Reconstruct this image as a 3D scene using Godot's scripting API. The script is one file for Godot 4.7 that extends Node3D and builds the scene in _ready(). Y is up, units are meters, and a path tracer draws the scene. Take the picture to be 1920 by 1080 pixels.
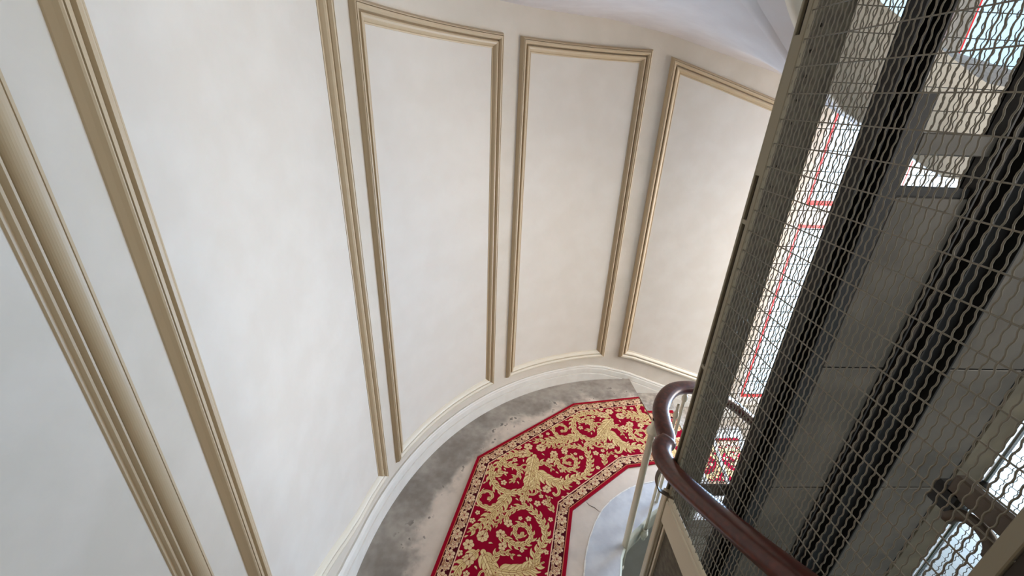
extends Node3D
# Curved panelled stairwell of an old house: a carpeted stair turning round a wire lift cage.
# x runs to the right of the flight, -z ahead along it, y = 0 is the quarter landing.

const R := 2.0                       # radius of the rounded corner of the outer wall
const CX := 1.267
const CZ := -1.203
const LA := R * PI / 2.0             # arc length of the corner
const FX := 0.8184                   # plane of the lift cage's near face
const ROW := 0.066                   # spacing of the straight wires

var M := {}
var cam: Camera3D

func _ready():
	# ---------------------------------------------------------------- camera, sky, light, exposure
	cam = Camera3D.new()
	cam.name = "camera"
	var pitch := 0.432466325
	var roll := 0.0456700696
	var yaw := deg_to_rad(3.102)
	var rt := Vector3(1, 0, 0)
	var fw := Vector3(0, -sin(pitch), -cos(pitch))
	var up := Vector3(0, cos(pitch), -sin(pitch))
	var b := Basis(cos(roll) * rt + sin(roll) * up, -sin(roll) * rt + cos(roll) * up, -fw)
	cam.transform = Transform3D(Basis(Vector3.UP, -yaw) * b, Vector3(0, 2.4, 0))
	cam.fov = rad_to_deg(2.0 * atan(540.0 / 775.904))
	cam.near = 0.02
	add_child(cam)
	cam.current = true

	var we := WorldEnvironment.new()
	we.name = "world_environment"
	var env := Environment.new()
	var sm := ProceduralSkyMaterial.new()
	sm.sky_top_color = Color(0.55, 0.7, 0.9)
	sm.sky_horizon_color = Color(0.85, 0.9, 0.95)
	sm.ground_bottom_color = Color(0.4, 0.4, 0.4)
	sm.ground_horizon_color = Color(0.7, 0.7, 0.7)
	var sky := Sky.new()
	sky.sky_material = sm
	env.sky = sky
	env.background_mode = Environment.BG_SKY
	env.tonemap_mode = Environment.TONE_MAPPER_LINEAR
	env.tonemap_exposure = 1.36
	env.sdfgi_enabled = true
	env.ssao_enabled = true
	env.ssil_enabled = true
	we.environment = env
	add_child(we)
	# daylight through the frosted stair windows: one area light just inside each glazed opening
	window_light(Vector3(3.18, 0.42, -3.10), Vector2(1.4, 1.5), Vector3(0, 0, 1), 18.5, Color(0.67, 0.83, 1.0))
	window_light(Vector3(3.18, 3.75, -3.10), Vector2(1.4, 1.9), Vector3(0, 0, 1), 1.0, Color(0.75, 0.88, 1.0))
	window_light(Vector3(4.02, 1.15, -2.35), Vector2(1.3, 1.4), Vector3(-1, 0, 0), 6.0, Color(1.0, 0.94, 0.87))
	window_light(Vector3(4.02, 2.65, -0.10), Vector2(1.3, 1.2), Vector3(-1, 0, 0), 4.5, Color(1.0, 0.97, 0.93))

	make_materials()
	build_shell()
	build_wall_trim()
	build_windows()
	build_stairs()
	build_carpet()
	build_balustrade()
	build_cage()
	build_shaft()

func window_light(at: Vector3, size: Vector2, dir: Vector3, e: float, tint: Color):
	var l := AreaLight3D.new()
	l.name = "window_daylight"
	l.area_size = size
	l.light_color = tint
	l.light_energy = e
	l.area_range = 20.0
	l.shadow_enabled = true
	add_child(l, true)
	l.look_at_from_position(at, at + dir, Vector3.UP)

# ==================================================================== helpers
func numbered(called: String) -> String:
	if not has_node(NodePath(called)):
		return called
	var i := 1
	while has_node(NodePath("%s_%03d" % [called, i])):
		i += 1
	return "%s_%03d" % [called, i]

func thing(called: String, label: String, category: String, at := Vector3.ZERO, group := "", kind := "") -> Node3D:
	var o := Node3D.new()
	o.name = numbered(called)
	o.position = at
	add_child(o)
	tag(o, label, category, group, kind)
	return o

func tag(o: Node, label: String, category: String, group := "", kind := ""):
	if label != "": o.set_meta("label", label)
	if category != "": o.set_meta("category", category)
	if group != "": o.set_meta("group", group)
	if kind != "": o.set_meta("kind", kind)

func surf(flat := true) -> SurfaceTool:
	var st := SurfaceTool.new()
	st.begin(Mesh.PRIMITIVE_TRIANGLES)
	st.set_smooth_group(-1 if flat else 0)
	return st

func done(st: SurfaceTool) -> ArrayMesh:
	st.index()
	st.generate_normals()
	return st.commit()

func obj(called: String, mesh: Mesh, mat: Material, parent: Node, at := Vector3.ZERO) -> MeshInstance3D:
	var m := MeshInstance3D.new()
	var nm := called
	var i := 1
	while parent.has_node(NodePath(nm)):
		nm = "%s_%03d" % [called, i]
		i += 1
	m.name = nm
	m.mesh = mesh
	m.material_override = mat
	m.position = at - (parent.position if parent != self and parent.get_parent() == self else Vector3.ZERO)
	parent.add_child(m, true)
	return m

func quad(st: SurfaceTool, a: Vector3, b: Vector3, c: Vector3, d: Vector3, ua := Vector2.ZERO, ub := Vector2.ZERO, uc := Vector2.ZERO, ud := Vector2.ZERO):
	st.set_uv(ua); st.add_vertex(a)
	st.set_uv(ub); st.add_vertex(b)
	st.set_uv(uc); st.add_vertex(c)
	st.set_uv(ua); st.add_vertex(a)
	st.set_uv(uc); st.add_vertex(c)
	st.set_uv(ud); st.add_vertex(d)

func box(st: SurfaceTool, lo: Vector3, hi: Vector3, c := 0.0):
	# a box with chamfered edges (c) between two corners
	var m := (lo + hi) / 2.0
	var h := (hi - lo) / 2.0
	var e: float = min(c, min(h.x, min(h.y, h.z)) * 0.6)
	for ax in 3:
		var u := (ax + 1) % 3
		var v := (ax + 2) % 3
		for s in [-1.0, 1.0]:
			var p := []
			for k in [[-1, -1], [1, -1], [1, 1], [-1, 1]]:
				var q := Vector3.ZERO
				q[ax] = s * h[ax]
				q[u] = k[0] * (h[u] - e)
				q[v] = k[1] * (h[v] - e)
				p.append(m + q)
			if s > 0: quad(st, p[3], p[2], p[1], p[0])
			else: quad(st, p[0], p[1], p[2], p[3])
	if e > 0.0:
		for ax in 3:
			var u := (ax + 1) % 3
			var v := (ax + 2) % 3
			for s in [-1.0, 1.0]:
				for t in [-1.0, 1.0]:
					var p := []
					for k in [[0, -1], [0, 1], [1, 1], [1, -1]]:
						var q := Vector3.ZERO
						q[ax] = k[1] * (h[ax] - e)
						q[u] = s * (h[u] - (e if k[0] == 0 else 0.0))
						q[v] = t * (h[v] - (0.0 if k[0] == 0 else e))
						p.append(m + q)
					if s * t > 0: quad(st, p[3], p[2], p[1], p[0])
					else: quad(st, p[0], p[1], p[2], p[3])
		for sx in [-1.0, 1.0]:
			for sy in [-1.0, 1.0]:
				for sz in [-1.0, 1.0]:
					var a := m + Vector3(sx * h.x, sy * (h.y - e), sz * (h.z - e))
					var b := m + Vector3(sx * (h.x - e), sy * h.y, sz * (h.z - e))
					var c3 := m + Vector3(sx * (h.x - e), sy * (h.y - e), sz * h.z)
					st.add_vertex(a)
					if sx * sy * sz > 0: st.add_vertex(c3); st.add_vertex(b)
					else: st.add_vertex(b); st.add_vertex(c3)

func bx(lo: Vector3, hi: Vector3, c := 0.003) -> ArrayMesh:
	var st := surf()
	box(st, lo, hi, c)
	return done(st)

func sheet(st: SurfaceTool, rows: Array, close := false):
	# rows of points joined into a skin
	for i in rows.size() - 1:
		var n: int = rows[i].size()
		for j in (n if close else n - 1):
			var k := (j + 1) % n
			quad(st, rows[i][j], rows[i][k], rows[i + 1][k], rows[i + 1][j])

func cap(st: SurfaceTool, ring: Array, back := false):
	var c := Vector3.ZERO
	for p in ring: c += p
	c /= ring.size()
	for j in ring.size():
		var k := (j + 1) % ring.size()
		st.add_vertex(c)
		st.add_vertex(ring[k] if back else ring[j])
		st.add_vertex(ring[j] if back else ring[k])

func tube(st: SurfaceTool, pts: Array, r, sides := 8, capped := true):
	# round bar along points; r is one radius or one for each point
	var rows := []
	var ref := Vector3.UP
	for i in pts.size():
		var t: Vector3 = (pts[min(i + 1, pts.size() - 1)] - pts[max(i - 1, 0)]).normalized()
		if abs(t.dot(ref)) > 0.95: ref = Vector3.RIGHT if abs(t.x) < 0.9 else Vector3.BACK
		var u := ref.cross(t).normalized()
		var v := t.cross(u)
		var rr: float = r[i] if r is Array else r
		var ring := []
		for k in sides:
			var a := TAU * k / sides
			ring.append(pts[i] + (u * cos(a) + v * sin(a)) * rr)
		rows.append(ring)
	sheet(st, rows, true)
	if capped:
		cap(st, rows[0], true)
		cap(st, rows[-1])

func lathe(st: SurfaceTool, at: Vector3, prof: Array, sides := 12):
	var rows := []
	for p in prof:
		var ring := []
		for k in sides:
			var a := TAU * k / sides
			ring.append(at + Vector3(cos(a) * p.x, p.y, sin(a) * p.x))
		rows.append(ring)
	sheet(st, rows, true)

# the outer wall in plan: s is the length along it, 0 where the rounded corner begins
func wp(s: float, off := 0.0) -> Vector2:
	if s < 0.0: return Vector2(CX - R + off, CZ - s)
	if s < LA:
		var a := s / R
		return Vector2(CX - cos(a) * (R - off), CZ - sin(a) * (R - off))
	return Vector2(CX + s - LA, CZ - R + off)

func w3(s: float, y: float, off := 0.0) -> Vector3:
	var p := wp(s, off)
	return Vector3(p.x, y, p.y)

func lin(s: float, keys: Array) -> float:
	if s <= keys[0][0]: return keys[0][1] + (s - keys[0][0]) * (keys[1][1] - keys[0][1]) / (keys[1][0] - keys[0][0])
	for i in keys.size() - 1:
		if s <= keys[i + 1][0]:
			return lerp(float(keys[i][1]), float(keys[i + 1][1]), (s - keys[i][0]) / (keys[i + 1][0] - keys[i][0]))
	var n := keys.size() - 1
	return keys[n][1] + (s - keys[n][0]) * (keys[n][1] - keys[n - 1][1]) / (keys[n][0] - keys[n - 1][0])

var KB := [[-1.0, 0.88], [0.2, 0.285], [0.34, 0.245], [3.05, 0.243], [3.2, 0.215], [3.42, 0.139], [3.88, -0.03], [4.4, -0.22]]
var KT := [[-1.0, 3.37], [0.3, 2.735], [2.95, 2.73], [3.05, 2.703], [3.44, 2.594], [3.886, 2.463], [4.4, 2.31]]
var KP := [[-1.0, 0.80], [0.1, 0.22], [0.3, 0.175], [2.75, 0.17], [2.93, 0.141], [3.2, 0.064], [3.53, -0.069], [3.88, -0.2], [5.7, -0.9]]
var KC := [[-1.0, 3.50], [0.3, 2.885], [2.6, 2.882], [3.007, 2.831], [3.523, 2.703], [3.874, 2.62], [5.8, 2.15]]

# ==================================================================== materials
func noise_tex(freq: float, as_normal := false, lo := Color.WHITE, hi := Color.WHITE, seed_ := 1, bump := 2.0) -> NoiseTexture2D:
	var t := NoiseTexture2D.new()
	t.width = 512
	t.height = 512
	t.seamless = true
	var n := FastNoiseLite.new()
	n.noise_type = FastNoiseLite.TYPE_SIMPLEX_SMOOTH
	n.frequency = freq
	n.seed = seed_
	n.fractal_octaves = 5
	t.noise = n
	if as_normal:
		t.as_normal_map = true
		t.bump_strength = bump
	else:
		var g := Gradient.new()
		g.colors = PackedColorArray([lo, hi])
		g.offsets = PackedFloat32Array([0.25, 0.75])
		t.color_ramp = g
	return t

func mat(c: Color, rough := 0.6, metal := 0.0) -> StandardMaterial3D:
	var m := StandardMaterial3D.new()
	m.albedo_color = c
	m.roughness = rough
	m.metallic = metal
	m.cull_mode = BaseMaterial3D.CULL_DISABLED
	return m

func grained(c0: Color, c1: Color, rough: float, freq: float, scale: float, bump := 0.0, metal := 0.0) -> StandardMaterial3D:
	var m := mat(Color.WHITE, rough, metal)
	m.albedo_texture = noise_tex(freq, false, c0, c1, int(freq * 1000) + 3)
	m.uv1_triplanar = true
	m.uv1_world_triplanar = true
	m.uv1_scale = Vector3.ONE * scale
	if bump > 0.0:
		m.normal_enabled = true
		m.normal_texture = noise_tex(freq * 2.0, true, Color.WHITE, Color.WHITE, 7, bump)
		m.normal_scale = 0.5
	return m

func rgb(r: int, g: int, b: int) -> Color:
	return Color(r / 255.0, g / 255.0, b / 255.0)

func make_materials():
	M.wall = grained(rgb(203, 194, 179), rgb(209, 200, 186), 0.62, 0.012, 0.7, 0.6)
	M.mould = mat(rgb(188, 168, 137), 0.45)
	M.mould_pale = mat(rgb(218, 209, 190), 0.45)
	M.field = grained(rgb(209, 201, 189), rgb(213, 206, 195), 0.6, 0.012, 0.7, 0.5)
	M.plinth = grained(rgb(214, 209, 199), rgb(221, 217, 208), 0.55, 0.02, 0.9, 0.5)
	M.ceiling = grained(rgb(208, 201, 199), rgb(215, 209, 207), 0.75, 0.015, 0.6, 0.4)
	M.string = mat(rgb(234, 226, 210), 0.6)
	M.land_edge = mat(rgb(190, 190, 172), 0.5)
	M.step = grained(rgb(150, 142, 132), rgb(185, 176, 164), 0.6, 0.02, 1.4, 1.0)
	M.inlay = grained(rgb(192, 194, 200), rgb(208, 210, 214), 0.45, 0.012, 1.2, 0.6)
	M.joint = mat(rgb(232, 228, 220), 0.8)
	M.dark_joint = mat(rgb(70, 64, 58), 0.9)
	M.cream = mat(rgb(205, 193, 168), 0.45)
	M.baluster = mat(rgb(234, 222, 196), 0.4)
	M.knob = mat(rgb(226, 224, 206), 0.35)
	M.wood = grained(rgb(58, 22, 17), rgb(88, 36, 26), 0.34, 0.03, 2.0)
	M.wood.clearcoat_enabled = true
	M.wood.metallic_specular = 0.35
	M.wood.clearcoat = 0.2
	M.wood.clearcoat_roughness = 0.15
	M.wire = mat(rgb(120, 113, 98), 0.55, 0.0)
	M.post = mat(rgb(136, 126, 104), 0.5)
	M.post_dark = mat(rgb(46, 38, 28), 0.7)
	M.plate = grained(rgb(82, 77, 68), rgb(100, 94, 84), 0.55, 0.006, 1.0, 0.3)
	M.plate_warm = grained(rgb(98, 90, 72), rgb(116, 107, 86), 0.55, 0.006, 1.0, 0.3)
	M.strip = grained(rgb(84, 76, 64), rgb(104, 97, 80), 0.7, 0.03, 1.5, 0.6)
	M.black = mat(rgb(22, 21, 20), 0.6)
	M.iron = mat(rgb(92, 80, 68), 0.5, 0.2)
	M.chrome = mat(rgb(210, 212, 216), 0.12, 1.0)
	M.green = mat(rgb(60, 72, 58), 0.8)
	M.frame = mat(rgb(232, 228, 222), 0.5)
	M.glass = mat(rgb(215, 230, 238), 0.5)
	M.glass.emission_enabled = true
	M.glass.emission = Color(0.74, 0.90, 1.0)
	M.glass.emission_energy_multiplier = 0.78
	M.red_glass = mat(rgb(225, 60, 62), 0.4)
	M.red_glass.emission_enabled = true
	M.red_glass.emission = Color(1.0, 0.16, 0.17)
	M.red_glass.emission_energy_multiplier = 0.45
	var img := landing_image()
	M.landing = mat(Color.WHITE, 0.5)
	M.landing.albedo_texture = ImageTexture.create_from_image(img)
	M.landing.normal_enabled = true
	M.landing.normal_texture = noise_tex(0.03, true, Color.WHITE, Color.WHITE, 5, 1.5)
	M.landing.normal_scale = 0.25
	M.carpet = mat(Color.WHITE, 0.95)
	var ci := carpet_image()
	ci.generate_mipmaps()
	M.carpet.albedo_texture = ImageTexture.create_from_image(ci)
	M.carpet.metallic_specular = 0.1
	M.carpet_edge = mat(rgb(120, 18, 30), 0.95)

func landing_image() -> Image:
	# worn stone: a grey unpainted margin along the wall, buff paint towards the carpet, chipped between
	var n := 640
	var img := Image.create(n, n, false, Image.FORMAT_RGB8)
	var f := FastNoiseLite.new()
	f.seed = 11; f.frequency = 3.0; f.fractal_octaves = 5
	var g := FastNoiseLite.new()
	g.seed = 23; g.frequency = 14.0; g.fractal_octaves = 4
	for j in n:
		for i in n:
			var x := -0.8 + 2.3 * i / n
			var z := -3.25 + 2.3 * j / n
			var d := 0.0
			if z > CZ: d = x - (CX - R)
			elif x > CX: d = z - (CZ - R)
			else: d = R - Vector2(x - CX, z - CZ).length()
			var a := f.get_noise_2d(x, z)
			var h := g.get_noise_2d(x, z)
			var w := smoothstep(0.21, 0.33, d + a * 0.12 + h * 0.025)
			var grey := Color(0.52, 0.485, 0.45).lerp(Color(0.66, 0.63, 0.59), clamp(0.5 + a * 0.9 + h * 0.4, 0, 1))
			var buff := Color(0.80, 0.74, 0.68).lerp(Color(0.85, 0.79, 0.73), clamp(0.5 + a * 0.7 + h * 0.3, 0, 1))
			var c := grey.lerp(buff, w)
			var chip := smoothstep(0.46, 0.56, h + a * 0.3) * smoothstep(0.10, 0.0, abs(d + a * 0.12 - 0.27))
			c = c.lerp(Color(0.36, 0.34, 0.32), chip * 0.8)
			img.set_pixel(i, j, c)
	return img

# ---- the runner's print: scrolling acanthus and flowers between two narrow borders (76 x 72 cm repeat)
const TW := 1216
const TH := 1152
var buf := PackedByteArray()

func stamp(cx: float, cy: float, r: float, c: Color):
	var r8 := int(c.r * 255); var g8 := int(c.g * 255); var b8 := int(c.b * 255)
	var y0 := int(max(0.0, ceil(cy - r)))
	var y1 := int(min(TH - 1.0, floor(cy + r)))
	for y in range(y0, y1 + 1):
		var dx := sqrt(max(0.0, r * r - (y - cy) * (y - cy)))
		for x in range(int(ceil(cx - dx)), int(floor(cx + dx)) + 1):
			var k := (y * TW + posmod(x, TW)) * 3
			buf[k] = r8; buf[k + 1] = g8; buf[k + 2] = b8

func paint(strokes: Array, grow: float, c: Color):
	for s in strokes:
		for i in s.size() - 1:
			var a: Vector3 = s[i]
			var b: Vector3 = s[i + 1]
			var l := Vector2(b.x - a.x, b.y - a.y).length()
			var n := int(max(1.0, ceil(l / max(1.5, 0.45 * min(a.z, b.z) + 0.5))))
			for k in n + 1:
				var p: Vector3 = a.lerp(b, float(k) / n)
				if p.z + grow > 0.4: stamp(p.x, p.y, p.z + grow, c)

const PX := 16.0
func curl(u: float, v: float, ang: float, length: float, bend: float, w0: float, w1: float) -> Array:
	# a tapering stroke in centimetres that leaves (u, v) at an angle and bends on the way
	var out := []
	var n := 14
	var p := Vector2(u, v)
	var a := ang
	for i in n + 1:
		var t := float(i) / n
		var w: float = lerp(w0, w1, t) * (1.0 - 0.25 * cos(t * PI * 2.0))
		out.append(Vector3(p.x * PX, (36.0 + p.y) * PX, w * PX))
		p += Vector2(cos(a), sin(a)) * length / n
		a += bend / n
	return out

func acanthus(out: Array, veins: Array, u: float, v: float, ang: float, length: float, bend: float, w: float, lobes := 5, both := true):
	var stem := curl(u, v, ang, length, bend, w * 0.75, w * 0.3)
	out.append(stem)
	veins.append(curl(u, v, ang, length * 0.92, bend, 0.16, 0.08))
	for i in lobes:
		var t := (i + 0.6) / (lobes + 0.3)
		var p: Vector3 = stem[int(t * 14)]
		var a := ang + bend * t
		var l := w * (3.2 - 1.5 * t)
		for s in ([-1.0, 1.0] if both else [-sign(bend)]):
			out.append(curl(p.x / PX, p.y / PX - 36.0, a + s * 0.85, l, -s * 0.7, w * 0.42, 0.08))
			veins.append(curl(p.x / PX, p.y / PX - 36.0, a + s * 0.8, l * 0.7, -s * 0.7, 0.11, 0.05))

func spiral(out: Array, veins: Array, cu: float, cv: float, r0: float, r1: float, a0: float, turn: float, w0: float, w1: float, every := 0.42, lobe := 3.4):
	var st := []
	var ve := []
	var n := 60
	var next := 0.25
	for i in n + 1:
		var t := float(i) / n
		var a := a0 + turn * t
		var r: float = lerp(r0, r1, pow(t, 0.85))
		var p := Vector2(cu + cos(a) * r, cv + sin(a) * r)
		var w: float = lerp(w0, w1, t)
		st.append(Vector3(p.x * PX, (36 + p.y) * PX, w * PX))
		ve.append(Vector3(p.x * PX, (36 + p.y) * PX, 0.14 * PX))
		if abs(turn) * t > next and t < 0.9:
			next += every
			var dir: float = a + sign(turn) * PI / 2.0
			out.append(curl(p.x, p.y, dir - sign(turn) * 0.75, lobe * (1.0 - 0.45 * t), sign(turn) * 0.9, w * 0.75, 0.1))
			veins.append(curl(p.x, p.y, dir - sign(turn) * 0.7, lobe * 0.65, sign(turn) * 0.9, 0.12, 0.05))
			if lobe > 2.0: out.append(curl(p.x, p.y, dir + sign(turn) * 0.8, lobe * 0.55, -sign(turn) * 0.5, w * 0.55, 0.1))
	out.append(st)
	veins.append(ve)

func petal(u: float, v: float, ang: float, length: float, bend: float, wide: float) -> Array:
	# a broad leaf lobe: swells from its root, then draws out to a curled tip
	var out := []
	var n := 12
	var p := Vector2(u, v)
	var a := ang
	for i in n + 1:
		var t := float(i) / n
		var w: float = wide * (0.55 + 0.45 * sin(PI * min(t * 1.6, 1.0))) * (1.0 if t < 0.55 else 1.0 - pow((t - 0.55) / 0.45, 1.4) * 0.9)
		out.append(Vector3(p.x * PX, (36.0 + p.y) * PX, w * PX))
		p += Vector2(cos(a), sin(a)) * length / n
		a += bend * (0.3 + 1.4 * t) / n
	return out

func vine(out: Array, veins: Array, keys: Array, w0: float, w1: float, lobe: float, every: float):
	# a leafy stem through the given points (centimetres), leaves on both sides
	var c := Curve2D.new()
	c.bake_interval = 0.5
	for i in keys.size():
		var p := Vector2(keys[i][0], keys[i][1])
		var a := Vector2(keys[max(i - 1, 0)][0], keys[max(i - 1, 0)][1])
		var b := Vector2(keys[min(i + 1, keys.size() - 1)][0], keys[min(i + 1, keys.size() - 1)][1])
		var t := (b - a).normalized()
		c.add_point(p, -t * (p - a).length() * 0.36, t * (b - p).length() * 0.36)
	var total := c.get_baked_length()
	var st := []; var ve := []
	var n := int(total / 0.6) + 2
	for i in n + 1:
		var t := float(i) / n
		var p := c.sample_baked(total * t)
		st.append(Vector3(p.x * PX, (36 + p.y) * PX, lerp(w0, w1, t) * PX * 0.72))
		ve.append(Vector3(p.x * PX, (36 + p.y) * PX, 0.15 * PX))
	if lobe > 0.0:
		var d := every * 0.4
		var side := 1.0
		while d < total * 0.97:
			var t := d / total
			var p := c.sample_baked(d)
			var q := c.sample_baked(min(d + 0.4, total))
			var a := (q - p).angle()
			var w: float = lerp(w0, w1, t)
			var l: float = lobe * (1.0 - 0.4 * t)
			for sd in [side, -side]:
				var ll := l * 1.12 if sd == side else l * 0.85
				out.append(petal(p.x, p.y, a + sd * 1.0, ll + w * 0.9, -sd * 1.2, l * 0.31))
				veins.append(curl(p.x, p.y, a + sd * 1.0, ll * 0.8 + w * 0.6, -sd * 0.7, 0.13, 0.06))
			d += every
			side = -side
	out.append(st)
	veins.append(ve)

func flower(out: Array, eyes: Array, u: float, v: float, r: float, n := 5, a0 := 0.3):
	for k in n:
		var a := a0 + TAU * k / n
		var p := Vector2(u + cos(a) * r * 0.58, v + sin(a) * r * 0.58)
		out.append([Vector3(p.x * PX, (36 + p.y) * PX, r * 0.43 * PX), Vector3((u + cos(a) * r * 0.7) * PX, (36 + v + sin(a) * r * 0.7) * PX, r * 0.38 * PX)])
	out.append([Vector3(u * PX, (36 + v) * PX, r * 0.4 * PX), Vector3(u * PX + 1, (36 + v) * PX, r * 0.4 * PX)])
	eyes.append([Vector3(u * PX, (36 + v) * PX, r * 0.2 * PX), Vector3(u * PX + 1, (36 + v) * PX, r * 0.2 * PX)])
	if r > 1.7:
		for k in n:
			var a := a0 + TAU * (k + 0.5) / n
			eyes.append([Vector3((u + cos(a) * r * 0.35) * PX, (36 + v + sin(a) * r * 0.35) * PX, 1.3), Vector3((u + cos(a) * r * 0.8) * PX, (36 + v + sin(a) * r * 0.8) * PX, 1.3)])

func ground(from: float, to: float):
	# plain weave between two distances (cm) from the nearer edge
	for y in TH:
		var d: float = min(y, TH - 1 - y) / PX
		if d < from or d > to: continue
		var c := rgb(142, 13, 40)
		if d < 2.1: c = rgb(150, 18, 38)
		elif d < 2.5: c = rgb(196, 130, 90)
		elif d < 9.5: c = rgb(74, 20, 28)
		elif d < 10.1: c = rgb(232, 192, 158)
		var row := PackedByteArray([int(c.r * 255), int(c.g * 255), int(c.b * 255)])
		for x in TW:
			var k := (y * TW + x) * 3
			buf[k] = row[0]; buf[k + 1] = row[1]; buf[k + 2] = row[2]

func carpet_image() -> Image:
	buf.resize(TW * TH * 3)
	var gold := rgb(212, 184, 128)
	ground(0.0, 99.0)
	var f := []; var ve := []; var ey := []; var fl := []
	# main acanthus stem with its fan of leaves, the great scroll, the volute and the S that leads on
	vine(f, ve, [[21, -12], [16, -8], [10, -3], [4, 2], [-3, 5], [-10, 4], [-18, 4]], 2.2, 1.5, 5.8, 4.2)
	vine(f, ve, [[13, -1], [14, 7], [17, 13], [20, 18], [24, 23]], 1.9, 0.6, 6.8, 4.2)
	vine(f, ve, [[17, 13], [16, 18], [13.5, 21.5], [10.5, 21.5], [10.5, 19.5]], 1.7, 1.2, 0.0, 9.0)
	vine(f, ve, [[20, 18], [26, 17.5], [33, 20], [40, 22], [47, 19], [53, 13], [56, 6], [53, 0], [48, -4], [43, -4.5]], 1.0, 1.3, 4.5, 3.9)
	vine(f, ve, [[34, -6], [31, 0], [29.5, 5], [31, 10], [35, 13.5], [40, 12.5], [43.5, 7.5], [42, 3.5], [38, 2.5], [35, 4.5], [35.5, 7.5], [38, 8]], 1.1, 1.1, 3.6, 3.5)
	vine(f, ve, [[58, -7], [53, -11], [49, -17], [50, -23], [54.5, -25.5], [59.5, -23.5], [60.5, -19], [57.5, -16.5], [55, -18.5]], 1.7, 1.3, 2.8, 5.6)
	vine(f, ve, [[62, -6], [54, -9], [47, -13], [40, -17], [34, -20], [30, -24.5]], 1.8, 0.5, 5.8, 4.5)
	vine(f, ve, [[46, -13], [39, -13], [33, -14], [29, -16]], 1.4, 0.5, 4.0, 3.8)
	vine(f, ve, [[50, -10], [45, -7], [41, -8], [38, -10]], 1.2, 0.4, 3.2, 3.5)
	vine(f, ve, [[97, -15], [91, -19], [84, -23], [75, -23], [67, -18], [63, -11], [64, -3], [68, 3], [74, 5]], 1.1, 2.0, 4.8, 4.2)
	vine(f, ve, [[73, -20], [79, -15], [80, -9], [76, -5], [71, -8]], 1.0, 0.8, 4.0, 3.5)
	vine(f, ve, [[10, 1], [9.5, -4], [7, -6.5], [6, -9.5], [9, -10.5], [11, -8.5], [9.5, -6.8]], 1.1, 0.8, 0.0, 9.0)
	vine(f, ve, [[66, 2], [65.5, 7], [67, 10.5], [70.5, 10], [70, 7.5]], 1.2, 0.9, 0.0, 9.0)
	vine(f, ve, [[8, 3], [3, 9], [-3, 13], [-9, 14]], 1.6, 0.4, 5.2, 3.9)
	vine(f, ve, [[16, -6], [22, -4], [24, 1], [23, 5]], 1.3, 0.5, 3.5, 3.5)
	vine(f, ve, [[57, 24], [62, 20], [67, 19], [72, 21]], 0.9, 0.4, 3.0, 3.2)
	for p in [[23, -21.5, 3.1, 6], [15, -18.5, 3.2, 6], [17, -25, 1.9, 5], [7, -17.5, 1.8, 5], [34, -5, 2.7, 6], [42, -2, 2.5, 5], [27, -2, 2.4, 5], [9, 14.5, 2.8, 6], [2, 17, 1.9, 5], [5.5, 21.5, 2.0, 5],
			[60, 13, 2.1, 5], [62, 17.5, 1.9, 5], [48, 9.5, 1.7, 5], [30, -15, 3.4, 8], [38, -24, 1.8, 5], [47, 4.5, 1.3, 5], [70, -12, 2.0, 5], [66, 14.5, 1.5, 5], [74, 15, 2.4, 6], [27.5, 9.5, 1.3, 5],
			[51, 23, 1.5, 5], [30, 23.5, 1.4, 5], [1, -6, 1.5, 5], [70, 24, 1.4, 5], [44, -22.5, 1.5, 5], [4, -25, 1.6, 5], [60, 3, 1.6, 5], [61.5, 8, 1.3, 5]]:
		flower(fl, ey, p[0], p[1], p[2], p[3], p[0] * 0.7)
	for p in [[27, -10, 1.2], [1, -13, 2.0], [24, 13, 2.6], [19, -12, 0.8], [45, 17, 1.0], [36, 18, 4.0], [13, 25, 0.2], [24, 8, 1.2], [47, -7.5, 2.0], [60, -1, 1.9], [54, -3, 2.6], [51, 17, 3.9], [5, 12, 1.1],
			[66, -25, 0.4], [73, -3, 2.2], [36, 24.5, 0.2], [18, 25, 0.9], [12, -14, 2.0], [27, -25, 0.6], [72, -16, 1.3]]:
		fl.append(curl(p[0], p[1], p[2], 2.0, 0.6, 0.6, 0.12))
	var line := rgb(120, 62, 36)
	for q in f:
		paint([q], 1.9, line)
		paint([q], 0.0, gold)
		var h := []
		for p in q: h.append(Vector3(p.x - p.z * 0.3, p.y - p.z * 0.3, p.z * 0.42))
		paint([h], 0.0, rgb(228, 203, 150))
	paint(fl, 2.4, rgb(112, 40, 38))
	paint(fl, 0.0, rgb(222, 192, 146))
	paint(ve, 0.0, rgb(140, 88, 48))
	paint(ey, 0.0, rgb(120, 50, 40))
	ground(0.0, 10.1)
	# borders: a running vine with rosettes
	for side in [-30.0, 30.0]:
		var bf := []; var bv := []; var be := []
		for k in 6:
			var u := k * 12.667 + 2.0
			flower(bf, be, u, side, 2.9, 6, k)
			flower(bf, be, u + 6.2, side + 0.9, 1.9, 5, k + 1.0)
			spiral(bf, bv, u + 3.6, side - 0.6, 2.8, 0.7, 2.6, 5.2, 0.75, 0.5, 1.0, 2.2)
			spiral(bf, bv, u + 9.4, side + 0.4, 2.9, 0.7, -0.5, -5.4, 0.78, 0.5, 1.0, 2.2)
			acanthus(bf, bv, u + 5.6, side - 2.2, 0.5, 3.8, -0.9, 0.7, 3)
			acanthus(bf, bv, u + 11.6, side + 2.3, 3.5, 3.8, -0.8, 0.7, 3)
		for q in bf:
			paint([q], 1.2, rgb(84, 34, 32))
			paint([q], 0.0, rgb(226, 196, 158))
		paint(bv, 0.0, rgb(150, 92, 60))
		paint(be, 0.0, rgb(150, 70, 62))
	return Image.create_from_data(TW, TH, false, Image.FORMAT_RGB8, buf)

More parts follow.
